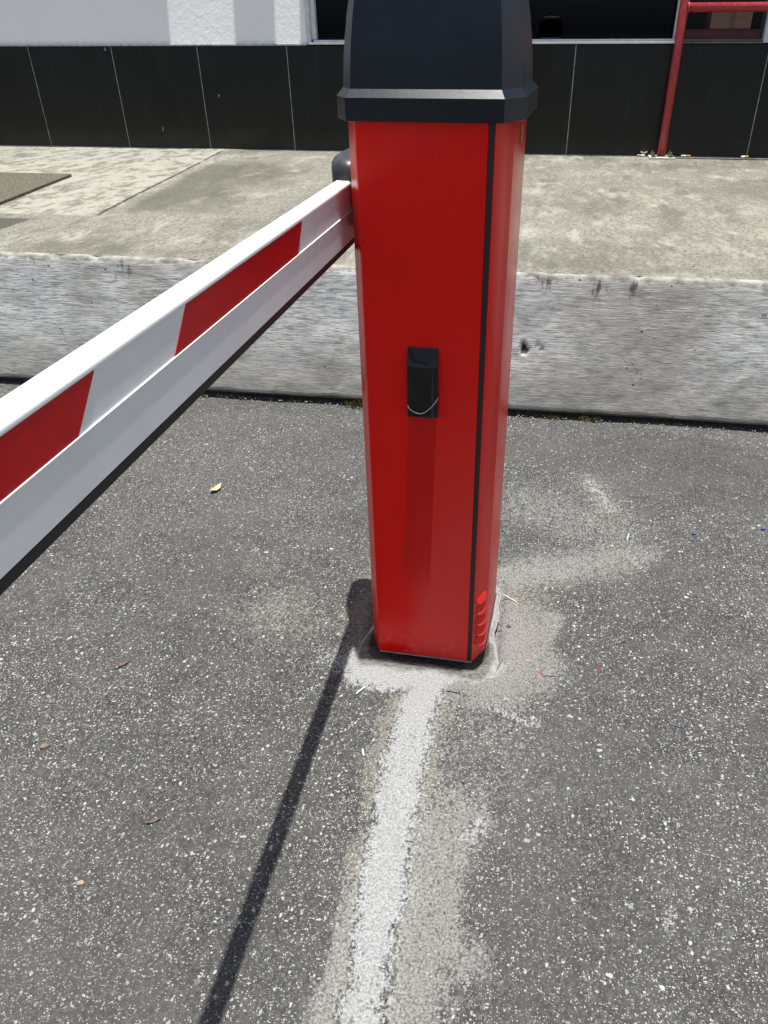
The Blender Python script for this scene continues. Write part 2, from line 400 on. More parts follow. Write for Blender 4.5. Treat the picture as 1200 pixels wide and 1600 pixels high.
def tube(bm, pts, r, n=12, cap=True):
    pts = [Vector(p) for p in pts]; rings = []
    ref = None
    for i, p in enumerate(pts):
        t = (pts[min(i + 1, len(pts) - 1)] - pts[max(i - 1, 0)]).normalized()
        if ref is None:
            ref = t.orthogonal().normalized()
        else:
            ref = (ref - t * ref.dot(t)).normalized()
        b = t.cross(ref); rr = r[i] if isinstance(r, (list, tuple)) else r
        rings.append([bm.verts.new(p + (ref * math.cos(k * 2 * math.pi / n) + b * math.sin(k * 2 * math.pi / n)) * rr) for k in range(n)])
    for a, c in zip(rings, rings[1:]):
        for k in range(n): bm.faces.new((a[k], a[(k + 1) % n], c[(k + 1) % n], c[k]))
    if cap: bm.faces.new(list(reversed(rings[0]))); bm.faces.new(rings[-1])
def offset_poly(poly, d):
    n = len(poly); out = []
    for i in range(n):
        p0, p1, p2 = Vector(poly[i - 1]), Vector(poly[i]), Vector(poly[(i + 1) % n])
        e1 = (p1 - p0).normalized(); e2 = (p2 - p1).normalized()
        n1 = Vector((e1.y, -e1.x)); n2 = Vector((e2.y, -e2.x))
        b = (n1 + n2).normalized(); k = d / max(.3, b.dot(n1))
        out.append((p1.x + b.x * k, p1.y + b.y * k))
    return out
def fix(bm): bmesh.ops.recalc_face_normals(bm, faces=bm.faces); return bm
def sstep(v, a, b):
    t = max(0, min(1, (v - a) / (b - a))); return t * t * (3 - 2 * t)
def fbm(x, y, s, k=0):
    return noise.fractal(Vector((x * s, y * s, k)), 1.0, 2.0, 4)
def grid_lines(lo, hi, step, far, n=14):
    """dense between lo and hi, growing out to +-far"""
    c = [lo + i * step for i in range(int(round((hi - lo) / step)) + 1)]
    out = []; g = step
    v = hi
    while v < far: g *= 1.45; v += g; out.append(min(v, far))
    inn = []; g = step; v = lo
    while v > -far: g *= 1.45; v -= g; inn.append(max(v, -far))
    return list(reversed(inn)) + c + out
def setattr_pt(o, name, vals):
    a = o.data.attributes.new(name, 'FLOAT', 'POINT'); a.data.foreach_set('value', vals)

# cabinet footprint (counter-clockwise)
FL, FR, RC, RR = (-.3108, 1.2829), (-.0942, 1.2774), (-.0679, 1.3236), (-.0595, 1.543)
FOOT = [FL, FR, RC, RR, (-.083, 1.590), (-.308, 1.595), (-.3313, 1.555), (-.3313, 1.321)]

# ------------------------------------------------------------------ road
KY = 2.67; PZ = .507; WY = 5.772; SZ = 1.135
def seg_d(x, y, a, b):
    ax, ay = a; bx, by = b; dx, dy = bx - ax, by - ay
    t = max(0, min(1, ((x - ax) * dx + (y - ay) * dy) / (dx * dx + dy * dy)))
    return math.hypot(x - ax - t * dx, y - ay - t * dy), t
STRIP = [(-3.0, -.13, .036), (.492, -.172, .036), (.64, -.184, .035), (.755, -.187, .039), (.962, -.2, .046), (1.155, -.19, .043), (1.26, -.188, .046)]
def strip_at(y):
    for a, b in zip(STRIP, STRIP[1:]):
        if y <= b[0]:
            t = max(0, (y - a[0]) / (b[0] - a[0])); return a[1] + (b[1] - a[1]) * t, a[2] + (b[2] - a[2]) * t
    return STRIP[-1][1:]
def foot_d(x, y):
    dx = max(-.318 - x, 0, x + .066); dyf = max(1.29 - y, 0); dyb = max(y - 1.58, 0)
    return math.hypot(dx, max(dyf, dyb)), dx, dyf
def stains(x, y):
    cem = tan = film = 0.0
    if not (-1.2 < x < .9 and -1 < y < 2.6): return 0, 0, 0
    n = fbm(x, y, 9); n2 = fbm(x, y, 28, 3); n3 = fbm(x, y, 3.5, 7)
    if y < 1.27:
        c, hw = strip_at(y); hw += .010 * n + .006 * n2
        d = abs(x - c) - hw
        cem = max(cem, (.92 + .25 * n3) * sstep(d, .030, -.030))
        tan = max(tan, (.78 + .4 * n) * sstep(d, .06 + .03 * n, .005) * (1 - sstep(d, .0, -.01)))
        r = x - c - hw                                     # grey film right of the trench
        wr = .13 if y < .82 else .13 + .10 * sstep(y, .82, 1.05)
        am = .95 * sstep(y, .98, .80) + .42 * sstep(y, .8, .95)
        film = max(film, am * sstep(r, wr + .05 * n + .05, wr - .075 + .05 * n) * sstep(r, -.01, .01))
        l = c - hw - x
        film = max(film, .98 * sstep(y, .84, .62) * sstep(l, .075 + .03 * n, .02) * sstep(l, -.01, .01))
        film = max(film, .35 * sstep(l, .07 + .03 * n, .01) * sstep(l, -.01, .01))
    fd, dx, dyf = foot_d(x, y)
    if y < 1.33: wc = .128 - .085 * sstep(x, -.20, -.06) + .03 * n + .012 * n2
    elif x > -.2: wc = .030 + .012 * n + .006 * n2
    else: wc = .055 + .05 * n
    k = 1.0 - .55 * sstep(-x, .30, .36) * sstep(y, 1.22, 1.34) - .30 * sstep(-x, .32, .39)
    cem = max(cem, k * sstep(fd, wc + .042, wc - .042))
    if x > -.2:
        tan = max(tan, .95 * sstep(fd, .125 + .04 * n, .03)); film = max(film, .80 * sstep(fd, .28 + .12 * n, .03) * sstep(y, 1.68, 1.40) + .25 * sstep(fd, .24 + .08 * n, .12))
    else:
        tan = max(tan, .75 * sstep(fd, .17 + .06 * n, .05)); film = max(film, .45 * sstep(fd, .14 + .08 * n, .04))
    # streaks and splashes
    d, t = seg_d(x, y, (-.06, 1.61), (.31, 1.78)); film = max(film, (.85 - .15 * t) * sstep(d, .15 + .07 * n, .02)); tan = max(tan, .75 * (1 - .6 * t) * sstep(d, .10, .01))
    d, t = seg_d(x, y, (.30, 1.77), (.33, 1.70)); cem = max(cem, .42 * sstep(d, .03, .0))
    d, t = seg_d(x, y, (.19, 2.18), (.255, 2.02)); cem = max(cem, .50 * sstep(d, .05 + .03 * n2, .0)); tan = max(tan, .6 * sstep(d, .12, 0)); film = max(film, .5 * sstep(d, .12, 0))
    d, t = seg_d(x, y, (.0, 2.0), (.26, 1.9)); film = max(film, .55 * sstep(d, .26 + .1 * n, .03))
    d, t = seg_d(x, y, (-.05, 1.155), (.055, 1.118)); cem = max(cem, (.35 + .3 * t) * sstep(d, .026 + .012 * n2, .004))
    d, t = seg_d(x, y, (-.06, 1.09), (.03, 1.06)); cem = max(cem, .40 * sstep(d, .02, .0))
    d, t = seg_d(x, y, (-.055, .83), (-.035, .865)); cem = max(cem, .6 * sstep(d, .02, .004))
    d, t = seg_d(x, y, (.288, .715), (.29, .74)); cem = max(cem, .52 * sstep(d, .03, .0))
    d, t = seg_d(x, y, (.09, 1.47), (.07, 1.37)); film = max(film, .8 * sstep(d, .05 + .04 * n, .01))
    film = max(film, .32 * sstep(math.hypot(x - .02, y - 1.0), .25, .05))
    d = math.hypot((x + .60) / 1.3, y - 1.38); tan = max(tan, .58 * sstep(d, .24 + .08 * n3, .0)); film = max(film, .36 * sstep(d, .24, .02))
    d = math.hypot(x + .70, y - 1.55); tan = max(tan, .38 * sstep(d, .22, .02))
    return cem, tan, film
xs = grid_lines(-1.2, .9, .011, 300); ys = grid_lines(.2, 2.62, .011, 300)
ys = [y for y in ys]
bm = bmesh.new(); rows = []
cemv, tanv, filmv = [], [], []
for y in ys:
    row = []
    for x in xs:
        z = 0.0
        if -4 < x < 4 and -2 < y < 2.7:
            z = .004 * fbm(x, y, 1.1, 5) - .006 * sstep(y, 2.45, 2.66)
            z *= sstep(math.hypot(x + .2, y - 1.42), .25, .6)
            z -= .030 * sstep(foot_d(x, y)[0], .045, .012)
        row.append(bm.verts.new((x, y, z)))
        a, b, c = stains(x, y); cemv.append(a); tanv.append(b); filmv.append(c)
    rows.append(row)
for a, b in zip(rows, rows[1:]):
    for i in range(len(xs) - 1): bm.faces.new((a[i], a[i + 1], b[i + 1], b[i]))
road = tag(obj('road', bm, 'asphalt', smooth=True), 'worn grey asphalt with pale chippings and spilt cement', kind='structure')
setattr_pt(road, 'cement', cemv); setattr_pt(road, 'tan', tanv); setattr_pt(road, 'film', filmv)

# ------------------------------------------------------------------ kerb (front of the raised pavement) and pavement
kx = sorted(set([round(-12 + .25 * i, 4) for i in range(35)] + [round(-3.4 + .03 * i, 4) for i in range(87)] + [round(-.8 + .008 * i, 4) for i in range(238)] + [round(1.1 + .03 * i, 4) for i in range(30)] + [round(2.0 + .25 * i, 4) for i in range(40)]))
prof = [(KY + .05, -.03), (KY + .040, .0), (KY + .020, .020)] + [(KY - .020 + .125 * (z - .03), z) for z in [.030 + .0125 * i for i in range(37)]]
zt = prof[-1][1]; yt = prof[-1][0]
prof += [(yt + .002, zt + .012), (yt + .005, zt + .020), (yt + .011, PZ), (yt + .03, PZ + .0018), (yt + .055, PZ - .01)]
bm = bmesh.new(); rows = []; hv = []
for (py, pz) in prof:
    row = []
    for x in kx:
        y, z = py, pz
        if .0 < pz < PZ + .003 and -4 < x < 3:
            e = fbm(x, pz, 5, 2); e2 = fbm(x, pz, 22, 4)
            y += .0035 * e + .0014 * e2
            if pz > .47: z += .0016 * fbm(x, 0, 14, 8) - .004 * sstep(fbm(x, 1, 11, 12), .28, .62) * sstep(pz, .478, .507)
            if .025 < pz < .06: z += .007 * fbm(x, 3, 6, 1)
        hd = math.hypot((x + .058) / .95, (pz - .250 + .55 * (x + .058))) + .006 * fbm(x, pz, 60, 3); ho = sstep(hd, .018, .009)
        for hx, hz, hr in ((-.012, .262, .006), (.004, .259, .005)):
            ho = max(ho, sstep(math.hypot(x - hx, pz - hz), hr * 1.3, hr * .6))
        y += .028 * ho; hv.append(ho)
        row.append(bm.verts.new((x, y, z)))
    rows.append(row)
for a, b in zip(rows, rows[1:]):
    for i in range(len(kx) - 1): bm.faces.new((a[i], a[i + 1], b[i + 1], b[i]))
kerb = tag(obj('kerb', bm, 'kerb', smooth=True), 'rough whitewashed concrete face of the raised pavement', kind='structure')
setattr_pt(kerb, 'hole', hv)

px_ = sorted(set([round(-30 + 1.0 * i, 4) for i in range(26)] + [round(-4.6 + .03 * i, 4) for i in range(224)] + [round(2.2 + 1.0 * i, 4) for i in range(28)]))
py_ = [yt + .022 + .0302 * i for i in range(103)]
py_[-1] = WY + .05
bm = bmesh.new(); rows = []; pv, mv, dv, jv = [], [], [], []
for y in py_:
    row = []
    for x in px_:
        z = PZ + .001 + (.003 * fbm(x, y, 1.5, 6) if abs(x) < 6 else 0)
        row.append(bm.verts.new((x, y, z)))
        n = fbm(x, y, 2.2, 9); n2 = fbm(x, y, 8, 11)
        s = (x + 2.08) + (y - 3.43) * .118            # >0 right of the joint
        p = m_ = d = 0
        if y > 3.36:
            p = .9 * sstep(s, .3, .1) * sstep(y, 3.36 + .05 * n, 3.48) * (1 if x > -4.2 else 0)
            m_ = .95 * sstep(s, 1.1 + .3 * n, .2) * sstep(s, .03, .12) * sstep(y, 5.5, 4.9) * sstep(y, 3.3, 3.7)
            m_ = max(m_, .5 * sstep(s, -1.0, -1.4) * sstep(y, 4.6, 5.0))
        m_ = max(m_, .75 * sstep(y, 3.05 + .15 * n, 2.86) * sstep(y, 2.72, 2.80) * (.6 + .4 * n2))
        p = max(p, .55 * sstep(y, 2.775, 2.735))
        if -2.2 < x < .2: m_ = max(m_, .35 * sstep(y, 4.4, 3.7) * sstep(y, 3.2, 3.5))
        if x > -.3: m_ = max(m_, .36 * sstep(math.sin(y * 3.1 + .6 * n) + .3 * n2, .1, .9))
        d = .85 * sstep(x, -2.30 + .04 * n2, -2.36) * sstep(y, 3.02, 3.06) * sstep(y, 3.36, 3.30)
        jv.append(s)
        d = max(d, .45 * sstep(y, WY - .05, WY) * (.6 + .6 * n2) * (1 if x < -1.2 else .3))
        pv.append(p); mv.append(m_); dv.append(d)
    rows.append(row)
for a, b in zip(rows, rows[1:]):
    for i in range(len(px_) - 1): bm.faces.new((a[i], a[i + 1], b[i + 1], b[i]))
pav = tag(obj('pavement', bm, 'pavement', smooth=True), 'weathered raised concrete pavement along the building', kind='structure')
setattr_pt(pav, 'pale', pv); setattr_pt(pav, 'moss', mv); setattr_pt(pav, 'dark', dv); setattr_pt(pav, 'joint', jv)

# concrete inspection cover let into the pavement
bm = bmesh.new()
prism(bm, [(-4.1, 3.36), (-2.650, 3.40), (-2.806, 4.47), (-4.1, 4.44)], PZ - .03, PZ + .016)
tag(obj('drain_cover', bm, 'slab', bevel=.004), 'dark weathered concrete drain cover set in the pavement beside the pale repair', 'drain cover')

# ------------------------------------------------------------------ building
B = empty('building', (-.5, WY, PZ), 'white rendered building front with black tiled plinth and dark windows', 'building')
LEAN = .12  # backward lean added so the wall catches grazing sun
def wall_y(z): return WY + LEAN * (z - SZ)
def wall_slab(bm, x0, x1, z0, z1, t=.18, inset=0):
    v = []
    for z in (z0, z1):
        y = wall_y(z) + inset
        v += [bm.verts.new(p) for p in ((x0, y, z), (x1, y, z), (x1, y + t, z), (x0, y + t, z))]
    for f in ((3, 2, 1, 0), (4, 5, 6, 7), (0, 1, 5, 4), (1, 2, 6, 5), (2, 3, 7, 6), (3, 0, 4, 7)): bm.faces.new([v[i] for i in f])
bm = bmesh.new()
wall_slab(bm, -12, -1.702, SZ, 4.6)
wall_slab(bm, -1.702, 1.180, 2.62, 4.6)
wall_slab(bm, 2.6, 12, SZ, 4.6)
obj('wall', bm, 'wall', B)
bm = bmesh.new(); wall_slab(bm, 1.180, 1.60, SZ + .004, 2.616, .16); wall_slab(bm, 1.60, 2.6, SZ + .004, 2.616, .16, .004)
tag(obj('pier', bm, 'paleframe', B), 'grey painted pier beside the right window')
# added slabs above the picture, gapped to shade the wall except two patches
for x0, x1 in ((-12, -2.588), (-2.125, -1.846)):
    bm = bmesh.new(); y = wall_y(3.55); box(bm, x0, x1, y - .285, y + .05, 3.5, 3.6); obj('shade_slab', bm, 'concrete', B)
bm = bmesh.new(); box(bm, -1.70, 2.6, WY + .001, WY + .45, 2.6005, 2.6195); obj('lintel', bm, 'concrete', B)
# tiled plinth
gx = [-3.7227, -3.0987, -2.4734, -1.8423]
step = .6268
joints = sorted([gx[0] - step * i for i in range(1, 8)] + gx + [gx[-1] + step * i for i in (1, 2)] + [.0568, .0568 + step * 1.86, .0568 + step * 2.86, .0568 + step * 3.86, .0568 + step * 4.86, 12])
bm = bmesh.new()
for a, b in zip(joints, joints[1:]):
    if b - a < .05: continue
    box(bm, a + .0028, b - .0028, WY - .012, WY + .002, PZ + .004 + .002 * random.random(), SZ - .004)
obj('plinth_tiles', bm, 'tile', B, bevel=.0012, seg=1)
bm = bmesh.new(); box(bm, -12, 12, WY - .0085, WY + .15, PZ - .05, SZ - .006); obj('grout', bm, 'grout', B)
bm = bmesh.new(); box(bm, -12, -1.705, WY - .014, WY + .02, SZ - .0035, SZ + .004); tag(obj('coping_strip', bm, 'grout', B), 'thin mortar line capping the tiles')
# windows
W1 = empty('window', (-.52, WY, SZ), None, None); W1.parent = B; W1.matrix_parent_inverse = B.matrix_world.inverted()
W1['label'] = 'wide dark window with bright metal sill'
bm = bmesh.new(); box(bm, -1.690, .662, WY - .022, WY + .10, SZ + .001, SZ + .012); box(bm, -1.655, .655, WY - .006, WY + .10, SZ + .0125, SZ + .026)
obj('sill', bm, 'alu', W1, bevel=.002)
bm = bmesh.new(); box(bm, -1.702, -1.672, WY - .002, WY + .12, SZ + .0125, 2.6); obj('frame', bm, 'paleframe', W1, bevel=.003)
bm = bmesh.new(); box(bm, -1.6715, -1.640, WY + .018, WY + .11, SZ + .0265, 2.6); box(bm, -1.640, .645, WY + .03, WY + .10, 2.55, 2.6)
box(bm, -.35, -.30, WY + .03, WY + .10, SZ + .0265, 2.55)
obj('frame', bm, 'alu', W1, bevel=.003)
bm = bmesh.new(); box(bm, .645, .655, WY + .02, WY + .10, SZ + .0265, 2.6); obj('frame', bm, 'alu', W1, bevel=.002)
bm = bmesh.new(); box(bm, -1.640, -.352, WY + .060, WY + .066, SZ + .0265, 2.55); obj('pane', bm, 'glass', W1)
bm = bmesh.new(); box(bm, -.298, .644, WY + .060, WY + .066, SZ + .0265, 2.55); obj('pane', bm, 'glass', W1)
W2 = empty('window', (.92, WY, SZ), None, None); W2.parent = B; W2.matrix_parent_inverse = B.matrix_world.inverted()
W2['label'] = 'narrow window with shaded sill behind the red railing'
bm = bmesh.new(); box(bm, .664, 1.178, WY - .010, WY + .12, SZ + .001, SZ + .010); box(bm, .664, 1.178, WY + .01, WY + .12, SZ + .0105, SZ + .022); tag(obj('sill', bm, mat_simple('shaded_sill', (.12, .12, .115), .6, 0, .3, 30, .2, 120), W2, bevel=.002), 'grey sill coloured dark for shade')  # shade on this sill is put into its dark colour
bm = bmesh.new(); box(bm, .657, 1.178, WY + .060, WY + .066, SZ + .0225, 2.6); obj('pane', bm, mat_glass(.88), W2)
# dark room behind the windows
bm = bmesh.new(); box(bm, -1.9, 2.4, WY + .17, 9.2, SZ - .3, 2.9)
for f in list(bm.faces):
    if abs(f.calc_center_median().y - (WY + .17)) < .01: bm.faces.remove(f)
for f in bm.faces: f.normal_flip()
obj('room', bm, 'room', B)
bm = bmesh.new(); prev = None
for i in range(120):
    x = -1.62 + i * .0105; y = WY + .30 + .022 * math.sin(i * .62) + .008 * math.sin(i * 1.7)
    a, b = bm.verts.new((x, y, SZ + .03)), bm.verts.new((x, y + .003 * math.sin(i), 2.55))
    if prev: bm.faces.new((prev[0], a, b, prev[1]))
    prev = (a, b)
o = obj('curtain', bm, 'curtain', B, smooth=True); sm = o.modifiers.new('solid', 'SOLIDIFY'); sm.thickness = .003
# roof slab closes the room from above
bm = bmesh.new(); box(bm, -12, 12, wall_y(4.6) + .03, 10, 4.601, 4.75); obj('roof', bm, 'concrete', B)
# things standing inside the right window
bx_ = empty('cardboard_box', (1.0, 5.97, SZ + .075), 'brown cardboard box on the red board behind the right window', 'box')
bm = bmesh.new(); box(bm, .862, 1.105, 5.86, 6.08, SZ + .0755, SZ + .20); obj('carton', bm, 'board', bx_, bevel=.003)
bm = bmesh.new(); box(bm, .975, 1.005, 5.8585, 6.0805, SZ + .0745, SZ + .2015); obj('tape', bm, mat_simple('parcel_tape', (.42, .26, .15), .35), bx_)
sh = empty('display_board', (1.0, 5.97, SZ), 'dark red wooden board bench inside the right window', 'bench')
bm = bmesh.new(); box(bm, .72, 1.170, 5.846, 6.16, SZ + .012, SZ + .066); obj('panel', bm, 'redboard', sh, bevel=.002)
bm = bmesh.new(); box(bm, .715, 1.175, 5.842, 6.165, SZ + .0665, SZ + .0745); obj('top', bm, 'redboard', sh, bevel=.002)
for x in (.75, 1.14):
    bm = bmesh.new(); box(bm, x - .02, x + .02, 5.95, 6.13, SZ - .299, SZ + .0115); obj('leg', bm, 'redboard', sh)

# ------------------------------------------------------------------ red railing
RX, RY = .672, 5.695
R_ = empty('railing', (RX, RY, PZ), 'old red painted pipe railing bolted down in front of the tiles', 'railing')
bm = bmesh.new(); tube(bm, [(RX, RY, PZ + .0125), (RX, RY, 1.0), (RX, RY, 1.40), (RX, RY, 1.408), (RX, RY, 1.412)], [.0265, .0265, .0265, .023, .012], 24); obj('post', fix(bm), 'railred', R_, smooth=True)
bm = bmesh.new(); tube(bm, [(RX + .018, RY, 1.317), (RX + 1.5, RY, 1.317), (RX + 2.6, RY, 1.317)], .0245, 20); obj('rail', fix(bm), 'railred', R_, smooth=True)
bm = bmesh.new(); tube(bm, [(RX + .018, RY, 1.317), (RX + .026, RY, 1.317), (RX + .032, RY, 1.317)], [.031, .029, .0246], 20); obj('weld', fix(bm), 'railred', R_, smooth=True)
for px in (RX + 2.6,):
    bm = bmesh.new(); tube(bm, [(px, RY, PZ + .0125), (px, RY, 1.345)], .0265, 20); obj('post', fix(bm), 'railred', R_, smooth=True)
for bxx in (RX, RX + 2.6):
    bm = bmesh.new(); box(bm, bxx - .080, bxx + .082, RY - .085, RY + .062, PZ + .002, PZ + .012); pl = obj('base_plate', bm, 'plate', R_, bevel=.002)
    for ax in (-.055, .055):
        for ay in (-.060, .040):
            bm = bmesh.new()
            tube(bm, [(bxx + ax, RY + ay, PZ + .012), (bxx + ax, RY + ay, PZ + .026)], .0125, 6)
            tube(bm, [(bxx + ax, RY + ay, PZ + .020), (bxx + ax, RY + ay, PZ + .040)], .006, 8)
            tube(bm, [(bxx + ax, RY + ay, PZ + .0121), (bxx + ax, RY + ay, PZ + .0145)], .0165, 14)
            obj('bolt', fix(bm), 'rust', pl)

# ------------------------------------------------------------------ barrier gate
CZ0, CZ1 = .008, 1.100
G = empty('barrier_gate', (-.2, 1.43, 0), 'bright red barrier cabinet with black hood and white striped boom on asphalt', 'barrier')
t_ = Vector((FR[0] - FL[0], FR[1] - FL[1])).normalized(); nb = Vector((-t_.y, t_.x))     # along the door, and inward
def door(x, d=0):
    s = (x - FL[0]) / t_.x; return (FL[0] + t_.x * s + nb.x * d, FL[1] + t_.y * s + nb.y * d)
XS0, XS1 = -.1048, -.0952
bm = bmesh.new()
cl = Vector((FL[0] - FOOT[-1][0], FL[1] - FOOT[-1][1])).normalized()
flb = (FL[0] - cl.x * .006, FL[1] - cl.y * .006)
prism(bm, [flb, door(XS1, .0055), door(XS1, .0), FR, RC, RR] + FOOT[4:], CZ0, CZ1)
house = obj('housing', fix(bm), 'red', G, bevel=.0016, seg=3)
bm = bmesh.new()
prism(bm, [FL, door(XS0), door(XS0, .005), (flb[0] + .0004, flb[1] - .0006)], CZ0 - .001, CZ1)
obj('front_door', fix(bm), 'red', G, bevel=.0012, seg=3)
bm = bmesh.new(); prism(bm, [door(XS0 + .0006, .0018), door(XS1 - .0006, .0018), door(XS1 - .0006, .0052), door(XS0 + .0006, .0052)], CZ0 + .001, CZ1)
obj('door_seal', fix(bm), 'seal', G)
bm = bmesh.new(); prism(bm, [door(-.3104, -.0004), door(-.0945, -.0004), door(-.0945, .004), door(-.3104, .004)], CZ0 - .0035, CZ0 - .0012)
obj('bottom_edge', fix(bm), 'bare', G)
# louvres stamped in the right bevel
e = Vector((RC[0] - FR[0], RC[1] - FR[1], 0)); L = e.length; e.normalize(); nout = Vector((e.y, -e.x, 0))
for i, zc in enumerate((.181, .152, .1215, .093, .0645)):
    bm = bmesh.new(); c = Vector((-.0812, 1.3000, zc)); W_, Hh, D = .0185, .021, .0060 + .0021 * i
    nu, nv = 18, 8; g = []
    for a in range(nv + 1):
        row = []
        zz = Hh / 2 - Hh * a / nv
        for b in range(nu + 1):
            u = -1 + 2 * b / nu
            edge = math.sqrt(max(0, 1 - u * u))
            zr = zz * (.25 + .75 * edge) - .004 * edge * (a / nv) + u * .0015
            out = D * (a / nv) ** .8 * edge ** .7 + .0004
            row.append(bm.verts.new(c + e * (u * W_) + Vector((0, 0, zr)) + nout * out))
        g.append(row)
    back = [bm.verts.new(v.co - nout * (((v.co - c).dot(nout)) + .001)) for v in g[-1]]
    for a in range(nv):
        for b in range(nu): bm.faces.new((g[a][b], g[a + 1][b], g[a + 1][b + 1], g[a][b + 1]))
    for b in range(nu): bm.faces.new((g[-1][b], back[b], back[b + 1], g[-1][b + 1]))
    o = obj('louvre', fix(bm), 'red', house, smooth=True)
bm = bmesh.new(); tube(bm, [(-.0632, 1.425, 1.083), (-.0620, 1.424, 1.070), (-.0622, 1.4225, 1.058), (-.0628, 1.4215, 1.050)], [.0014, .0024, .0019, .0008], 8)
tag(obj('sealant_drip', fix(bm), mat_simple('amber_sealant', (.50, .27, .09), .4), house, smooth=True), 'amber drip of sealant under the hood')
# hood
bm = bmesh.new()
rings = [(.0015, 1.100), (.0105, 1.0955), (.0145, 1.0965), (.0145, 1.1271), (.0041, 1.1381), (.0030, 1.150), (.0012, 1.175), (-.0018, 1.20), (-.0065, 1.23), (-.0130, 1.26), (-.0225, 1.29), (-.036, 1.315), (-.056, 1.335), (-.080, 1.347)]
hood_poly = [(-.3130, 1.2829), (-.0905, 1.2774), (-.0660, 1.3236), (-.0580, 1.543), (-.083, 1.592), (-.308, 1.597), (-.3325, 1.555), (-.3325, 1.321)]
prev = None
for d, z in rings:
    r = [bm.verts.new((x, y, z)) for x, y in offset_poly(hood_poly, d)]
    if prev:
        for i in range(8): bm.faces.new((prev[i], prev[(i + 1) % 8], r[(i + 1) % 8], r[i]))
    else: first = r
    prev = r
bm.faces.new(prev); bm.faces.new(list(reversed(first)))
obj('hood', fix(bm), 'hood', G, bevel=.0016, seg=3, angle=18)
# key-lock flap
lk = bmesh.new(); x0, x1, z0, z1 = -.2330, -.1775, .6130, .7445
nz = 14; fr = []
prof = [(.0, z0), (.012, z0 + .0005), (.0155, z0 + .004)] + [(.0165, z0 + .012), (.0172, z0 + .06), (.0172, z0 + .094), (.0160, z0 + .101), (.0138, z0 + .109), (.0105, z0 + .117), (.0066, z0 + .124), (.0025, z1 - .0006), (0, z1)]
cols = []
for k in range(13):
    u = k / 12; x = x0 + (x1 - x0) * u; rd = 1 - .13 * abs(2 * u - 1) ** 6
    fx, fy = door(x)
    cols.append([lk.verts.new((fx - nb.x * d * rd, fy - nb.y * d * rd + .0004, z)) for d, z in prof])
for a, b in zip(cols, cols[1:]):
    for j in range(len(prof) - 1): lk.faces.new((a[j], b[j], b[j + 1], a[j + 1]))
for c in (cols[0], cols[-1]): lk.faces.new(c)
lock = obj('lock_cover', fix(lk), 'lock', G, bevel=.0013, seg=3, angle=40)
bm = bmesh.new(); pts = []
for k in range(21):
    u = k / 20; x = x0 - .0025 + (x1 - x0 + .006) * u
    z = .6215 + .024 * (abs(2 * u - .92)) ** 1.8 + .009 * u
    dd = .0195 * min(1, math.sin(math.pi * min(1, max(0, u))) * 3.2) + .0008
    fx, fy = door(x); pts.append((fx - nb.x * dd, fy - nb.y * dd, z))
tube(bm, pts, .00085, 8); tag(obj('wire_loop', fix(bm), 'steel', lock, smooth=True), 'thin bright wire loop hanging round the lock flap')
# boom
XA0, XA1, ZA0, ZA1 = -.3809, -.3510, .8990, .9936
ZG = .9463
YB0, YB1 = -1.9, 1.47
def arc(cx, cz, r, a0, a1, n=6):
    return [(cx + r * math.cos(math.radians(a0 + (a1 - a0) * i / n)), cz + r * math.sin(math.radians(a0 + (a1 - a0) * i / n))) for i in range(n + 1)]
bm = bmesh.new(); rr = .0052
prof = [(XA0, ZA0 + .001), (XA0 + .001, ZA0), (XA1 - .001, ZA0), (XA1, ZA0 + .001),
        (XA1, ZG - .0014), (XA1 + .0007, ZG - .0006), (XA1 + .0007, ZG + .0004), (XA1 - .0008, ZG + .0009), (XA1 - .0008, ZA1 - .0078), (XA1, ZA1 - .0070)]
prof += arc(XA1 - rr, ZA1 - rr, rr, 0, 90) + arc(XA0 + rr, ZA1 - rr, rr, 90, 180)
sweep_y(bm, prof, YB0, YB1)
boom = obj('boom', fix(bm), 'white', G)
for p in boom.data.polygons: p.use_smooth = False
bm = bmesh.new(); sweep_y(bm, [(XA0 + .002, ZA0 - .0095), (XA0 + .005, ZA0 - .012), (XA1 - .0035, ZA0 - .012), (XA1 - .0005, ZA0 - .0095), (XA1 - .0005, ZA0 - .0004), (XA0 + .002, ZA0 - .0004)], YB0, YB1 - .03)
obj('rubber_edge', fix(bm), 'rubber', boom)
per = .576
for k in range(5):
    y0 = .703 - per * k; y1 = 1.102 - per * k
    y0b = y0 - .043; y1b = y1 - .030 - .012 * (k > 0)
    if y0b < YB0 + .02: y0 = max(y0, YB0 + .07); y0b = y0 - .043
    for xx, s in ((XA1 - .0008, 1), (XA0, -1)):
        bm = bmesh.new(); zt_, zb_ = ZA1 - .0079, ZG + .0011
        xa, xb = (xx + .00015 * s, xx + .00055 * s)
        v = [bm.verts.new(p) for p in ((xa, y0b, zb_), (xa, y1b, zb_), (xa, y1, zt_), (xa, y0, zt_), (xb, y0b, zb_), (xb, y1b, zb_), (xb, y1, zt_), (xb, y0, zt_))]
        for f in ((3, 2, 1, 0), (4, 5, 6, 7), (0, 1, 5, 4), (1, 2, 6, 5), (2, 3, 7, 6), (3, 0, 4, 7)): bm.faces.new([v[i] for i in f])
        if s > 0 or k < 3: obj('reflective_band', fix(bm), 'tape', boom)
        else: bm.free()
# pivot cover behind the boom
bm = bmesh.new(); prism(bm, [(-.333, 1.395), (-.383, 1.395), (-.4085, 1.485), (-.4085, 1.572), (-.333, 1.572)][::-1], .912, 1.027)
obj('pivot_cover', fix(bm), 'cover', G, bevel=.024, seg=6, angle=25)

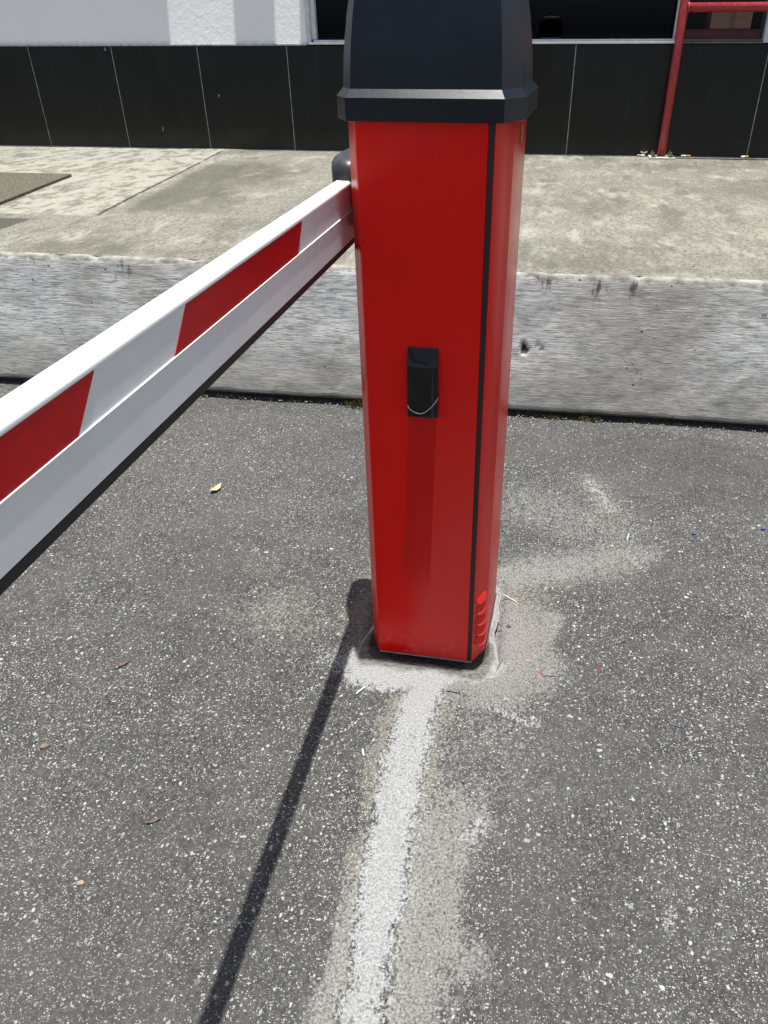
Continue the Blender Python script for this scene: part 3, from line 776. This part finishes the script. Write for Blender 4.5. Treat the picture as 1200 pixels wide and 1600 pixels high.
# mortar footing under the cabinet
bm = bmesh.new(); rings = []; ev = []
poly = offset_poly(FOOT, 0); per_pts = []
for i in range(8):
    a, b = Vector(poly[i]), Vector(poly[(i + 1) % 8]); n = max(3, int((b - a).length / .006))
    for k in range(n): per_pts.append(a.lerp(b, k / n))
ctr = Vector((-.2, 1.44)); NR = 18
for j in range(NR + 1):
    t = j / NR; r = []
    for q in per_pts:
        dv_ = (q - ctr).normalized(); f = .5 + .5 * fbm(q.x, q.y, 12, 3)
        fr_ = sstep(q.y, 1.40, 1.29)
        wd = (.016 + .052 * fr_) * (.6 + .8 * f)
        off = -.006 + (wd + .006) * t
        p = q + Vector((dv_.x * off, dv_.y * off))
        lump = fbm(p.x, p.y, 30, 5) + .6 * fbm(p.x, p.y, 75, 2)
        z = -.024 + .0275 * sstep(t, .02, .50 - .12 * f) + .0028 * lump * sstep(t, .15, .4) * (1 - .45 * t) - .0062 * sstep(t, .5, 1)
        r.append(bm.verts.new((p.x, p.y, z))); ev.append(sstep(t, .25, 1.0) if q.y < 1.36 else max(t, .8))
    rings.append(r)
for a, b in zip(rings, rings[1:]):
    for i in range(len(a)): bm.faces.new((a[i], b[i], b[(i + 1) % len(a)], a[(i + 1) % len(a)]))
bm.faces.new(list(reversed(rings[0])))
o = tag(obj('mortar_footing', fix(bm), 'mortar', smooth=True), 'rough trowelled mortar footing around the bottom of the red barrier cabinet', 'footing')
setattr_pt(o, 'edge', ev)

# ------------------------------------------------------------------ litter and weeds
def curved_leaf(name, mat, loc, ln, wd, rot, curl, label, cat='leaf', thick=.0004, group=None):
    bm = bmesh.new(); rows = []; n = 9
    for i in range(n + 1):
        t = i / n; x = (t - .5) * ln; hw = wd / 2 * max(.04, math.sin(math.pi * min(1, t * .96 + .03)) ** .7)
        hw *= 1 + .18 * math.sin(i * 2.1 + ln * 1e3)
        row = []
        for k in (-1, -.5, 0, .5, 1):
            row.append(bm.verts.new((x, k * hw, .001 + curl * ln * (1 - math.cos((t - .5) * 2.4)) + abs(k) * wd * .22 * curl * 3)))
        rows.append(row)
    for a, b in zip(rows, rows[1:]):
        for k in range(4): bm.faces.new((a[k], b[k], b[k + 1], a[k + 1]))
    o = obj(name, bm, mat, smooth=True); s = o.modifiers.new('solid', 'SOLIDIFY'); s.thickness = thick
    o.location = loc; o.rotation_euler = (0, 0, rot); return tag(o, label, cat, group)
def sliver(name, mat, loc, ln, r, rot, label, cat, bend=.1, group=None, n=6):
    bm = bmesh.new()
    pts = [((t - .5) * ln, bend * ln * math.sin(t * 3.1) + .02 * ln * math.sin(t * 9), r * 1.05 + .10 * r * math.sin(t * 5)) for t in [i / 7 for i in range(8)]]
    tube(bm, pts, [r * .6] + [r] * 6 + [r * .5], n)
    o = obj(name, fix(bm), mat, smooth=True); o.location = loc; o.rotation_euler = (0, 0, rot); return tag(o, label, cat, group)
curved_leaf('dry_leaf', 'leaf', (-.979, 1.941, .003), .052, .022, 1.25, .22, 'pale straw coloured dry leaf under the boom near the kerb', 'leaf')
curved_leaf('dry_leaf', 'brownleaf', (-.629, .769, .002), .028, .006, .55, .25, 'curled brown dry leaf left of the boom shadow', 'leaf')
curved_leaf('dry_leaf', 'brownleaf', (-.886, 1.147, .002), .040, .006, .9, .3, 'thin curled brown leaf shred farthest left on the open asphalt', 'leaf')
sliver('stick', 'stick', (.296, 1.867, .001), .040, .0018, 1.35, 'short white stick lying right of the cabinet on dusty asphalt', 'stick', .05)
sliver('stick', 'stick', (-.022, 1.530, .001), .050, .0014, -.65, 'thin pale stick against the right rear foot of the cabinet', 'stick', .04)
sliver('twig', 'twig', (-.040, 1.424, .001), .020, .0011, -.85, 'tiny dark twig beside the right side of the cabinet', 'twig', .05)
sliver('twig', 'twig', (-.124, 1.180, .001), .034, .0010, -.1, 'thin dark twig on the white cement in front of the cabinet', 'twig', .08)
sliver('twig', 'twig', (-.075, .945, .001), .010, .0012, -.5, 'very short dark twig right of the cement trench', 'twig', .05)
sliver('chip', 'stick', (-.325, 1.154, .001), .030, .0022, 1.0, 'pale chip of paint at the left front of the cabinet', 'paint chip', .06)
sliver('chip', 'stick', (-.282, .987, .001), .020, .0020, 1.9, 'pale chip left of the cement trench', 'paint chip', .06)
sliver('wire_scrap', 'redbit', (.070, 1.272, .001), .024, .0011, 2.0, 'red wire scrap right of the cabinet beside a blue one', 'wire scrap', .2)
sliver('wire_scrap', 'blue', (.085, 1.264, .001), .024, .0012, .05, 'blue wire scrap right of the cabinet beside a red one', 'wire scrap', .1)
sliver('wire_scrap', 'redbit', (.20, 1.305, .001), .016, .0009, 1.9, 'lone thin red wire scrap on the asphalt right of the wire pair', 'wire scrap', .1)
sliver('wire_scrap', 'blue', (.347, 1.157, .001), .026, .0008, -.2, 'thin blue wire scrap far right beyond the cement smear', 'wire scrap', .1)
curved_leaf('plastic_scrap', 'blue', (.485, 1.914, .002), .016, .007, .4, .2, 'small blue plastic scrap right of the short white stick', 'plastic scrap')
curved_leaf('plastic_scrap', 'blue', (.686, 1.972, .002), .022, .010, .9, .2, 'larger blue plastic scrap at the right edge of the asphalt', 'plastic scrap')
def stone(name, mat, loc, r, label, sq=.6):
    bm = bmesh.new(); bmesh.ops.create_icosphere(bm, subdivisions=2, radius=r)
    for v in bm.verts:
        k = 1 + .28 * noise.noise(v.co * (1.3 / r) + Vector(loc) * 50); v.co = Vector((v.co.x * k * 1.2, v.co.y * k * .85, v.co.z * k * sq))
    o = obj(name, bm, mat, smooth=False); o.location = (loc[0], loc[1], r * sq * .55); o.rotation_euler = (0, 0, loc[0] * 40)
    return tag(o, label, 'stone')
stone('pebble', 'pebble', (-.018, 1.423, 0), .005, 'small dark pebble in the tan dust right of the cabinet')
stone('pebble', mat_simple('pink_stone', (.20, .13, .11), .8), (-.929, .90, 0), .008, 'pinkish brown stone near the left edge of the asphalt')
stone('pebble', mat_simple('orange_stone', (.30, .22, .15), .8), (-.699, .636, 0), .0055, 'orange tan stone at the lower left of the asphalt')
# cigarette ends and paper by the railing foot
def butt(loc, ln, rot, label, r=.0055):
    o = empty('cigarette_end', loc, label, 'cigarette end')
    bm = bmesh.new(); tube(bm, [(-ln / 2, 0, r), (0, 0, r)], r, 10); a = obj('filter', fix(bm), 'filtertip', o, smooth=False)
    bm = bmesh.new(); tube(bm, [(.0002, 0, r), (ln / 2, 0, r * .9)], [r * .98, r * .85], 10); b = obj('paper', fix(bm), 'paper', o, smooth=False)
    a.matrix_parent_inverse = Matrix.Identity(4); b.matrix_parent_inverse = Matrix.Identity(4)
    o.rotation_euler = (0, 0, rot); return o
butt((.545, 5.715, PZ + .005), .050, .12, 'white cigarette end left of the railing foot', .006)
butt((1.206, 5.735, PZ + .005), .046, 3.2, 'short cigarette end with orange filter against the tiles far right', .0065)
butt((.835, 5.738, PZ + .005), .060, 3.0, 'brownish cigarette end right of the railing foot', .0055)
curved_leaf('paper_scrap', 'paper', (.565, 5.74, PZ + .018), .050, .034, .5, .3, 'crumpled white paper scrap beside the railing foot', 'paper scrap')
def weed(loc, r, n, label, hgt=.03):
    rnd = random.Random(int(loc[0] * 1000)); bm = bmesh.new()
    for i in range(n):
        a = rnd.uniform(0, 6.28); q = r * math.sqrt(rnd.random()); bx, by = q * math.cos(a) * 1.8, q * math.sin(a) * .6
        ln = hgt * rnd.uniform(.4, 1.1); dx, dy = rnd.uniform(-.5, .5) * ln, rnd.uniform(-.9, .2) * ln; w_ = rnd.uniform(.0012, .0035)
        v = [bm.verts.new(p) for p in ((bx - w_, by, 0), (bx + w_, by, 0), (bx + dx * .6 + w_ * .8, by + dy * .6, ln * .6), (bx + dx, by + dy, ln * .75), (bx + dx * .6 - w_ * .8, by + dy * .6, ln * .62))]
        bm.faces.new(v)
    o = obj('weed_tuft', bm, 'weed'); o.location = loc; return tag(o, label, 'weed', 'weeds along the kerb foot')
weed((-.690, 2.650, -.004), .028, 60, 'dry yellowish weed tuft at the kerb foot just left of the cabinet', .036)
weed((.075, 2.652, -.004), .016, 26, 'tiny weed tuft at the kerb foot nearest the cabinet on its right', .020)
weed((.205, 2.652, -.004), .024, 46, 'fuller weed tuft at the kerb foot right of the smallest one', .028)
weed((-1.165, 2.650, -.004), .014, 18, 'sparse weed tuft at the kerb foot under the boom', .018)
# loose grit
bm = bmesh.new(); rnd = random.Random(3)
for i in range(900):
    if i < 520: x, y = rnd.uniform(-1.2, .8), rnd.uniform(.4, 2.6)
    else: x, y = rnd.uniform(-1.6, 1.0), KY - abs(rnd.gauss(0, .025)) - .004
    fd, _, _ = foot_d(x, y)
    if fd < .02: continue
    r = rnd.uniform(.0010, .0026) if i < 520 else rnd.uniform(.0012, .0032)
    m4 = Matrix.Translation((x, y, r * .3)) @ Matrix.Rotation(rnd.uniform(0, 6), 4, 'Z') @ Matrix.Diagonal((1.3, .9, .7, 1))
    bmesh.ops.create_icosphere(bm, subdivisions=1, radius=r, matrix=m4)
tag(obj('loose_grit', bm, 'grit'), 'loose grit scattered over the asphalt and along the kerb', 'grit', kind='stuff')
